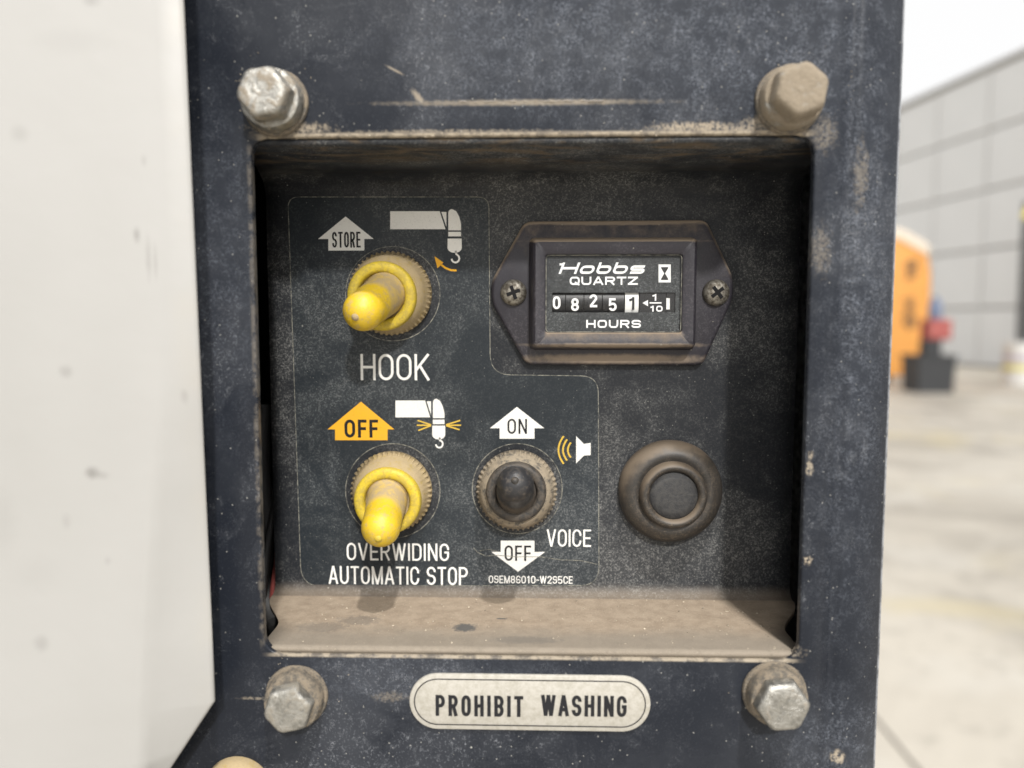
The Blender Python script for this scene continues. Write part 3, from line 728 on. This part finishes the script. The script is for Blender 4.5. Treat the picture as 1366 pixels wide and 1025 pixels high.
# printing on the dial
yp = yw-.00005
bm = bmesh.new()
hx0, hx1, hz0, hz1 = rect_px(745, 864, 350.3, 365.6, yp)
word(bm, 'Hobbs', hx0, hx1, hz0, hz1, .215, yp, gap=.17, q=(.34, .42), slant=.38, factors={'H': 1.25, 's': 1.05})
a = P(747, 353, yp); ribbon(bm, [(a.x-.0001, a.z), (a.x+.0010, a.z)], .0005, yp-3e-5, lambda v: v)
hobj('maker_lettering', bm, M_dig, hm, False, True)
bm = bmesh.new(); word(bm, 'QUARTZ', *rect_px(760, 851, 369.3, 380.3, yp), .215, yp, gap=.16, q=(.28, .42)); hobj('lettering', bm, M_dig, hm, False, True)
bm = bmesh.new(); word(bm, 'HOURS', *rect_px(782, 855, 427, 437.6, yp), .215, yp, gap=.2, q=(.28, .42)); hobj('lettering', bm, M_dig, hm, False, True)
bm = bmesh.new(); fill_poly(bm, pp([(878.5, 353), (894.8, 353), (894.8, 377), (878.5, 377)], yp), yp); hg = hobj('hourglass_emblem', bm, M_dig, hm, False, True)
bm = bmesh.new(); y_ = yp-.00004
fill_poly(bm, pp([(882, 356.5), (891.3, 356.5), (891.3, 358), (887.2, 365), (891.3, 372), (891.3, 373.8), (882, 373.8), (882, 372), (886.1, 365), (882, 358)], y_), y_)
hobj('hourglass_shape', bm, M_dk, hg, False, True)
# clear dusty window
b = NB('dusty_window'); t_ = b.t
tr = b.n('ShaderNodeBsdfTransparent'); gl = b.n('ShaderNodeBsdfGlossy'); gl.inputs['Roughness'].default_value = .08; df = b.n('ShaderNodeBsdfDiffuse'); df.inputs['Color'].default_value = (.33, .31, .27, 1)
fr = b.n('ShaderNodeFresnel'); fr.inputs[0].default_value = 1.22; m1 = b.n('ShaderNodeMixShader'); m2 = b.n('ShaderNodeMixShader')
f, pt = grime(b, .8); b.put(m1.inputs[0], fr.outputs[0]); b.put(m1.inputs[1], tr.outputs[0]); b.put(m1.inputs[2], gl.outputs[0])
b.put(m2.inputs[0], b.mul(f, .07)); b.put(m2.inputs[1], m1.outputs[0]); b.put(m2.inputs[2], df.outputs[0]); b.put(b.out.inputs[0], m2.outputs[0])
M_win = b.m
bm = bmesh.new(); yg = yw-.0008
fill_poly(bm, [(x, z) for x, _, z in wl(-.00002, yg)], yg); hobj('clear_window', bm, M_win, hm, False, True)
b = NB('packed_dust'); M_dustline = b.done(b.mix(b.noise(900, 4), (.30, .25, .19), (.16, .14, .12)), .95)
bm = bmesh.new(); ribbon(bm, [(x, z) for x, _, z in wl(-.00018, 0)]+[None], .00016, yg-.00002, lambda v: v); hobj('window_dust_line', bm, M_edge, hm, False, True)
# screws
for sx, ang in ((685, 20), (956, 38)):
    c = P(sx, 390.5, yf-.001)
    sc = thing('x', '', '')
    bpy.data.objects.remove(sc)
    bm = bmesh.new(); lathe(bm, [(.0032, .0), (.0032, .0006), (.0029, .0013), (.0022, .0018), (.0012, .0021)], 40)
    s_ = obj('screw', bm, M_screw, hm, 60, loc=(c.x, yf-HM, c.z))
    bm = bmesh.new(); ca, sa = math.cos(R(ang)), math.sin(R(ang))
    for (u, v) in ((.0017, .00042), (.00042, .0017)):
        pts = [(x*ca-z*sa, x*sa+z*ca) for x, z in ((-u, -v), (u, -v), (u, v), (-u, v))]
        slab_pts = pts; bm2 = bmesh.new(); slab(bm2, pts, -.00222-(.00001 if u > v else 0), -.0012); me_ = bpy.data.meshes.new('t'); bm2.to_mesh(me_); bm2.free(); bm.from_mesh(me_); bpy.data.meshes.remove(me_)
    obj('cross_recess', bm, M_black, s_)

# ------------------------------------------------------------------ frame bolts
def zinc(name, dustc, cover, lo, hi):
    b = NB(name); n = b.noise(330, 6, .7, .6); n2 = b.noise(1500, 4, .6); v = b.vor(700)
    f = b.mul(b.step(b.add(n, b.mul(b.math('SUBTRACT', n2, .5), .3)), lo, hi), cover)
    met = b.mix(b.step(b.add(v, n2), .5, 1.2), (.26, .255, .235), (.38, .37, .34))
    met = b.mix(b.mul(b.step(n2, .55, .7), .6), met, (.12, .11, .095))
    col = b.mix(f, met, b.mix(n2, dustc, tuple(q*.6 for q in dustc)))
    b.bump(b.add(b.mul(n, 1.0), b.mul(n2, .25)), .0006, .8)
    return b.done(col, b.mixf(f, .38, .95), b.mixf(f, .85, 0.0))
ZD = (.30, .25, .185)
M_z = [zinc('weathered_zinc', ZD, .85, .47, .62), zinc('dust_coated_zinc', (.30, .25, .185), 1.0, .28, .44), zinc('grey_zinc', (.26, .23, .18), .8, .46, .64), zinc('clean_zinc', ZD, .7, .54, .7)]
M_wash = dusty('dusty_washer', (.10, .09, .075), (.25, .205, .15), .95, .7, 500, .0)
def bolt(label, fx, fy, mi, rot, rb=.0054, side=None, H=.0086):
    fx, fy = fx, fy; c = P(fx, fy, -H)
    t = thing('hex_bolt', label, 'bolt', (c.x, 0, c.z), 'hex bolts at the corners of the frame')
    bm = bmesh.new(); lathe(bm, [(.0066, 0), (.0067, .0004), (.0065, .0009), (.0045, .0010)], 48, wob=.006); obj('washer', bm, M_wash, t, 40)
    bm = bmesh.new(); lathe(bm, [(.0060, .0010), (.0061, .0018), (.0060, .0034), (.0057, .0041), (.0046, .0043)], 48, wob=.01); obj('collar', bm, side or M_z[mi], t, 40)
    bm = bmesh.new(); seg = 72; loops = []
    def hexr(a, R0, blend):
        k = (a-R(rot)) % (math.pi/3) - math.pi/6
        hx = R0*math.cos(math.pi/6)/math.cos(k); return hx*(1-blend)+min(hx, R0*.935)*blend
    for h, s, bl in ((.0040, .98, .3), (.0046, 1.0, .1), (.0066, .995, .1), (.0074, .98, .5), (.0080, .95, .9), (.0084, .89, 1), (.00855, .80, 1), (.0086, .60, 1), (.00855, .2, 1)):
        h = .0040+(h-.0040)*(H-.0040)/.0046
        loops.append([(hexr(2*math.pi*i/seg, rb, bl)*s*math.cos(2*math.pi*i/seg), -h*(1+random.uniform(-.006, .006)), hexr(2*math.pi*i/seg, rb, bl)*s*math.sin(2*math.pi*i/seg)) for i in range(seg)])
    rings(bm, loops, cap1=True); obj('bolt_head', bm, M_z[mi], t, 50)
bolt('silvery scuffed hex bolt at the top left corner of the frame', 348, 121, 0, 8)
bolt('tan dirt caked hex bolt at the top right corner of the frame', 1072, 117, 1, 20, .0055, M_z[1])
bolt('grey pitted hex bolt at the bottom left corner of the frame', 382, 950, 2, 12, .0053, M_wash, .0073)
bolt('bare zinc hex bolt at the bottom right corner of the frame', 1047, 946, 3, 5, .0056, M_wash, .0073)
c = P(311, 1063, -.003)
t = thing('domed_cap', 'pale tan round bolt cap just peeking in at the bottom edge, below the white door', 'cap', (c.x, 0, c.z))
bm = bmesh.new(); lathe(bm, [(.0072, 0), (.0072, .0016), (.0066, .0028), (.0050, .0037), (.0025, .0041)], 48); obj('cap_shell', bm, M_nut, t, 60)

# ------------------------------------------------------------------ PROHIBIT WASHING plate
b = NB('aged_label_plate'); n = b.noise(900, 4, .7); n2 = b.noise(3500, 2, .6)
col = b.mix(b.step(n, .35, .7), (.45, .43, .385), (.36, .34, .29)); col = b.mix(b.mul(b.step(n2, .56, .68), .35), col, (.24, .22, .18))
X, Y, Z = b.sep(); M_plate = b.done(col, .45, .15)
yq = -.0006
pl = thing('warning_plate', 'pale rounded metal plate reading PROHIBIT WASHING, centred below the recess', 'sign', (0, 0, 0))
x0, x1, z0, z1 = rect_px(546, 868, 901, 975, yq)
bm = bmesh.new(); slab(bm, rrect(x0, x1, z0, z1, (z1-z0)/2-.00001, 16), yq, -.00002, .00025); obj('plate', bm, M_plate, pl, 40)
bm = bmesh.new(); d = .0011; ribbon(bm, rrect(x0+d, x1-d, z0+d, z1-d, (z1-z0)/2-d-.00001, 16)+[None], .00024, yq-.00004, lambda v: v)
o = obj('border_line', bm, M_pk, pl, smooth=False); flipn(o)
lettering('lettering', 'PROHIBIT', 581, 698, 928, 956, .165, yq-.00004, M_pk, pl, gap=.36, q=(.5, .26))
lettering('lettering', 'WASHING', 722, 836, 928, 956, .165, yq-.00004, M_pk, pl, gap=.3, q=(.5, .26))

# ------------------------------------------------------------------ cables glimpsed in the gap
M_cab = NB('cable_rubber').done((.05, .05, .05), .6); M_red = NB('red_wire_skin').done((.30, .07, .06), .5)
def cable(label, pts, r, m, y):
    bm = bmesh.new(); P3 = [P(a, b_, yy) for a, b_, yy in pts]; path = []
    for i in range(len(P3)-1):
        p0, p1, p2, p3 = P3[max(i-1, 0)], P3[i], P3[i+1], P3[min(i+2, len(P3)-1)]
        for k in range(8):
            u = k/8; path.append(.5*((2*p1)+(p2-p0)*u+(2*p0-5*p1+4*p2-p3)*u*u+(3*p1-p0-3*p2+p3)*u**3))
    path.append(P3[-1]); base = path[-1].copy()
    tube(bm, [p-base for p in path], [r]*len(path), 12); o = obj('cable', bm, m, smooth=True, loc=base)
    o['label'] = label; o['category'] = 'cable'
cable('thick grey cable in the dark gap left of the recessed panel', [(352, 540, .05), (350, 620, .048), (356, 700, .046), (352, 780, .044), (362, 830, .04), (380, 900, .05)], .0022, M_cab, 0)
cable('thin dark cable slanting across the gap beside the thick one', [(372, 640, .05), (362, 700, .044), (352, 760, .04), (350, 840, .042)], .0011, M_cab, 0)
cable('thin red wire at the foot of the gap left of the panel', [(376, 700, .046), (368, 760, .043), (364, 810, .041), (372, 860, .046)], .0009, M_red, 0)

# ------------------------------------------------------------------ white door at left
b = NB('white_door_paint'); X, Y, Z = b.sep()
n = b.noise(12, 3, .5, 0, b.vec((1, 1, .5))); col = b.mix(b.step(n, .2, .8), (.385, .38, .368), (.325, .32, .305))
YDR = -.014
for (x, y, rx, rz, k) in ((97, 495, .0011, .0011, .5), (130, 628, .0012, .0011, .95), (142, 632, .0014, .0007, .4), (65, 852, .0013, .0014, .45), (97, 692, .0008, .0013, .3), (188, 315, .0006, .0012, .7), (203, 345, .0005, .0035, .4),
                          (212, 352, .0004, .0028, .35), (38, 183, .0014, .0014, .3), (245, 529, .0006, .0012, .4), (130, 5, .0014, .001, .5), (197, 217, .0005, .0009, .3), (15, 690, .0025, .006, .16), (105, 60, .006, .002, .12), (60, 760, .004, .003, .10), (150, 745, .0006, .0008, .3)):
    a = P(x, y, YDR); col = b.mix(b.mul(b.blob(a.x, a.z, rx*.9, rz*.9, .9, .5, 500), k*.62), col, (.15, .145, .135))
X, Y, Z = b.sep(); nearedge = b.step(X, P(225, 500, YDR).x, P(262, 500, YDR).x)
col = b.mix(b.mul(nearedge, b.mul(b.step(b.noise(70, 4, .6), .35, .75), .2)), col, (.45, .40, .31))
b.bump(b.noise(60, 3), .0004, .5); M_door = b.done(col, .38)
xt_, xb_ = P(243, 0, YDR), P(286, 951, YDR)
xe = xb_.x; zc = P(286, 951, YDR).z; xc = P(238, 1026, YDR)
door = thing('white_door', 'smudged white painted steel door standing open left of the navy frame', 'door', (0, YDR, 0))
def dpt(x, y, z): return (x, y-YDR, z)
bm = bmesh.new()
fold0, fold1 = P(216, 520, YDR), P(188, 1025, YDR)
slope = (fold0.x-fold1.x)/(fold0.z-fold1.z)
zz = [.12]+[.12-(.12-zc)*k/14 for k in range(1, 14)]+[zc]
loops = []
def xedge(z): return xt_.x + (xb_.x-xt_.x)*(xt_.z-z)/(xt_.z-xb_.z) if z >= zc else xe + (xc.x-xe)*(zc-z)/(zc-xc.z)
zl = zz + [zc-.0008*k for k in range(1, 3)] + [zc-.004, zc-.010, xc.z, xc.z-.01, xc.z-.02]
for z in zl:
    e = xedge(z); f = min(e-.0005, fold0.x + slope*(z-fold0.z)) if z < fold0.z+.05 else e-.0045
    f = min(f, e-.0045) ; dep = .0042*min(1, max(0, (fold0.z+.004-z)/.03))      # the pressed facet deepens downwards
    e += e*dep/.143
    xsn = [e-.14, e-.10, e-.07, f-.0015, f, f+.0015, e-.0008, e-.0002, e, e-.0002, e-.003]
    ysn = [YDR-.010, YDR-.0072, YDR-.0045, YDR-.0012-.0001, YDR-.001, YDR-.001+dep*.35, YDR+dep, YDR+dep+.0002, YDR+dep+.0006, YDR+dep+.0010, YDR+dep+.0012]
    loops.append([dpt(x, y, z) for x, y in zip(xsn, ysn)])
rings(bm, loops, close=False); o = obj('door_skin', bm, M_door, door, 50)
bm = bmesh.new(); zt = .12      # inner leaf of the folded sheet, set back from the edge
lo2 = []
for z in zl:
    e = xedge(z); lo2.append([dpt(e-.145, YDR+.0085, z), dpt(e-.020, YDR+.0085, z), dpt(e-.012, YDR+.0078, z), dpt(e-.0045, YDR+.0072, z)])
rings(bm, lo2, close=False); obj('inner_leaf', bm, M_door, door, 50)

# ------------------------------------------------------------------ yard behind
GZ = -1.40
b = NB('pale_concrete'); n = b.noise(1.2, 6, .6); n2 = b.noise(.5, 5, .65, 1.5); n3 = b.noise(9, 5, .7)
col = b.mix(b.step(n2, .35, .65), (.52, .48, .41), (.33, .30, .255)); col = b.mix(b.mul(b.step(b.noise(.8, 3, .5, 1.0), .55, .7), .45), col, (.55, .47, .27)); col = b.mix(b.mul(b.step(n, .5, .66), .6), col, (.56, .53, .47)); col = b.mix(b.mul(b.step(n3, .52, .7), .4), col, (.24, .22, .185))
M_conc = b.done(col, .7)
bm = bmesh.new(); rings(bm, [[(-300, -60, GZ), (300, -60, GZ)], [(-300, 600, GZ), (300, 600, GZ)]], close=False)
struct(obj('ground', bm, M_conc, smooth=False)); 
b = NB('dark_joint'); M_joint = b.done((.16, .14, .12), .9)
bm = bmesh.new()
def gp(px, py):
    f = P(px, py, 1.0)-CAM; return CAM + f*((GZ-CAM.z)/f.z)
def gline(a, c, w):
    A, B = gp(*a), gp(*c); d = (B-A).normalized(); s_ = Vector((-d.y, d.x, 0))*w/2
    A = A-d*3; bm.faces.new([bm.verts.new((v.x, v.y, GZ+.004)) for v in (A-s_, B-s_, B+s_, A+s_)])
gline((1160, 950), (1235, 1040), .012)
gline((1290, 1100), (1230, 880), .010) if False else None
struct(obj('expansion_joint', bm, M_joint, smooth=False))

# panelled compound wall receding on the right
b = NB('wall_panel_paint'); n = b.noise(.8, 4, .6); M_wp = b.done(b.mix(n, (.80, .805, .80), (.72, .725, .72)), .7)
b = NB('wall_joint'); M_wj = b.done((.45, .435, .41), .8)
wall = thing('panelled_wall', 'tall pale grey wall of large rectangular panels, out of focus at right', 'wall', (14.3, 24.8, GZ))
dirv = Vector((-.147, 1, 0)).normalized(); nrm = Vector((-dirv.y, dirv.x, 0))  # towards the camera side
ang = math.atan2(dirv.y, dirv.x)
PW, PH = 2.42, 1.84
me = None
wall.rotation_euler = (0, 0, ang)
random.seed(3)
for i in range(-3, 11):
    for j in range(5):
        if me is None:
            bm = bmesh.new(); box(bm, .02, PW-.02, .0, .16, .04, PH-.04, .02, 1)
            o = obj('wall_panel', bm, M_wp, wall); me = o.data
        else:
            o = bpy.data.objects.new('wall_panel', me); COL.objects.link(o); o.parent = wall
        o.location = (i*PW, random.uniform(-.01, .01), j*PH)
bm = bmesh.new(); box(bm, -3*PW, 11*PW, -.22, .24, 5*PH+.055, 5*PH+.17, .02, 1); obj('coping', bm, M_wj, wall)
bm = bmesh.new(); box(bm, -3*PW, 11*PW, -.2, .02, 0, 5*PH+.05); obj('backing', bm, M_wj, wall)
mep = None
for i in range(-3, 12):
    if mep is None:
        bm = bmesh.new(); box(bm, -.05, .05, .16, .20, 0, 5*PH, .02, 1); o = obj('pilaster', bm, NB('pilaster_paint').done((.68, .68, .67), .7), wall); mep = o.data
    else: o = bpy.data.objects.new('pilaster', mep); COL.objects.link(o); o.parent = wall
    o.location = (i*PW, 0, 0)

def bgm(name, c, r=.6):
    b = NB(name); n = b.noise(4, 3); return b.done(b.mix(n, c, tuple(v*.75 for v in c)), r)
# orange machine
D = 18.0; c = P(1200, 500, D); g0 = Vector((P(1130, 500, D).x, D, GZ))
om = thing('orange_machine', 'orange machine hood with black markings and pale chamfered top, half hidden behind the frame', 'machine', g0)
M_or = bgm('orange_paint', (.72, .33, .075)); M_pt = bgm('pale_cover', (.78, .68, .55)); M_bk = bgm('black_part', (.03, .03, .032))
sx = lambda px, py: (P(px, py, D).x-g0.x, P(px, py, D).z-GZ)
out = [sx(1085, 298), sx(1196, 308), sx(1218, 317), sx(1234, 330), sx(1241, 344), sx(1244, 365), sx(1243, 410), sx(1238, 446), sx(1230, 474), sx(1220, 492), sx(1208, 502), sx(1085, 505)]
bm = bmesh.new(); slab(bm, out, 0, 1.8, .10); obj('hood', bm, M_or, om, 40)
bm = bmesh.new(); slab(bm, [sx(1085, 294), sx(1204, 306), sx(1238, 326), sx(1240, 342), sx(1200, 320), sx(1085, 305)], -.04, 1.7, .03); obj('top_cover', bm, M_pt, om, 40)
rk = random.Random(5)
for (xc_, yc_, n_) in ((1215, 360, 5), (1213, 418, 8)):      # two stacked rows of bold black lettering, far out of focus
    for k in range(n_):
        yy_ = yc_ + (k-(n_-1)/2)*5.2; w_ = rk.uniform(5, 9); xo = xc_ + rk.uniform(-2, 2); hh_ = rk.uniform(1.0, 1.6)
        bm = bmesh.new(); slab(bm, [sx(xo-w_, yy_+hh_+1.5), sx(xo+w_, yy_+hh_-1.5), sx(xo+w_, yy_-hh_-1.5), sx(xo-w_, yy_-hh_+1.5)], -.02, -.004); obj('black_marking', bm, M_bk, om)
for k in range(2):
    bm = bmesh.new(); x0 = sx(1100+60*k, 500)[0]; box(bm, x0, x0+.6, .2, 1.6, 0, sx(1100, 498)[1], .05); obj('foot', bm, M_bk, om)
# black bin with red box and blue canister on it
g1 = gp(1249, 525); D1 = g1.y
cart = thing('black_bin', 'square black bin standing on the pale floor beyond the orange machine', 'bin', g1)
M_bb = bgm('black_plastic', (.035, .037, .04)); 
kx = FPX/(D1-CAM.y)
bm = bmesh.new(); w0 = 24/kx; hh = 50/kx
loops = [[(sx_*w0*s_, sy_*w0*s_+w0, z) for sx_, sy_ in ((-1, -1), (1, -1), (1, 1), (-1, 1))] for z, s_ in ((0, .94), (hh*.9, 1.0), (hh*.9, 1.06), (hh, 1.06))]
rings(bm, loops, cap0=True, cap1=True); obj('bin_body', bm, M_bb, cart)
bm = bmesh.new(); box(bm, -9/kx, 12/kx, w0*.6, w0*1.4, hh+.002, hh+20/kx, .02); obj('neck', bm, M_bb, cart)
rb = thing('red_box', 'small red box perched on the neck of the black bin', 'box', (g1.x+8/kx, g1.y+w0, GZ+hh+20/kx+.004))
bm = bmesh.new(); box(bm, -15/kx, 15/kx, -.2, .2, 0, 27/kx, .03); obj('case', bm, bgm('red_plastic', (.34, .07, .06)), rb)
for k in (-1, 1):
    bm = bmesh.new(); box(bm, (k*8-1.5)/kx, (k*8+1.5)/kx, -.212, -.2, 4/kx, 23/kx); obj('label_strip', bm, bgm('faded_red', (.65, .25, .22)), rb)
bc = thing('blue_canister', 'small blue canister standing on top of the red box', 'canister', (g1.x+6/kx, g1.y+w0, GZ+hh+47/kx+.008))
bm = bmesh.new(); loops = [[(r*math.cos(2*math.pi*i/20)/kx, r*math.sin(2*math.pi*i/20)/kx, z/kx) for i in range(20)] for r, z in ((8, 0), (8.5, 1), (8.5, 20), (5, 25), (4, 26), (4, 30))]
rings(bm, loops, cap0=True, cap1=True); obj('can', bm, bgm('blue_plastic', (.16, .20, .30)), bc, 40)
# white drum with coloured bands, dark post with yellow cap at the right border
g2 = gp(1362, 514); k2 = FPX/(g2.y-CAM.y)
dr = thing('white_drum', 'white drum with yellow and mauve bands standing at the right edge of the photo', 'drum', g2)
def cyl(r0, z0, z1, seg=28): return [[(r*math.cos(2*math.pi*i/seg), r*math.sin(2*math.pi*i/seg), z) for i in range(seg)] for r, z in ((r0*.97, z0), (r0, z0+.01), (r0, z1-.01), (r0*.97, z1))]
bm = bmesh.new(); rings(bm, cyl(22/k2, 0, 56/k2), cap0=True, cap1=True); obj('drum_body', bm, bgm('white_plastic', (.72, .71, .68)), dr, 40)
bm = bmesh.new(); rings(bm, cyl(22.5/k2, 20/k2, 27/k2)); obj('band', bm, bgm('yellow_band', (.70, .62, .15)), dr, 40)
bm = bmesh.new(); rings(bm, cyl(22.5/k2, 33/k2, 38/k2)); obj('band', bm, bgm('mauve_band', (.42, .34, .45)), dr, 40)
g3 = gp(1363, 496); k3 = FPX/(g3.y-CAM.y)
ps = thing('dark_post', 'slim dark post with a yellow tag, against the grey wall at the right edge', 'post', g3)
bm = bmesh.new(); box(bm, -7/k3, 7/k3, -.12, .12, 0, 220/k3, .02); obj('shaft', bm, bgm('dark_steel', (.09, .09, .09)), ps)
bm = bmesh.new(); slab(bm, [(-15/k3, 200/k3), (-8/k3, 196/k3), (4/k3, 198/k3), (4/k3, 212/k3), (-8/k3, 214/k3)], -.16, -.13); obj('yellow_tag', bm, bgm('yellow_tag_paint', (.75, .62, .08)), ps)
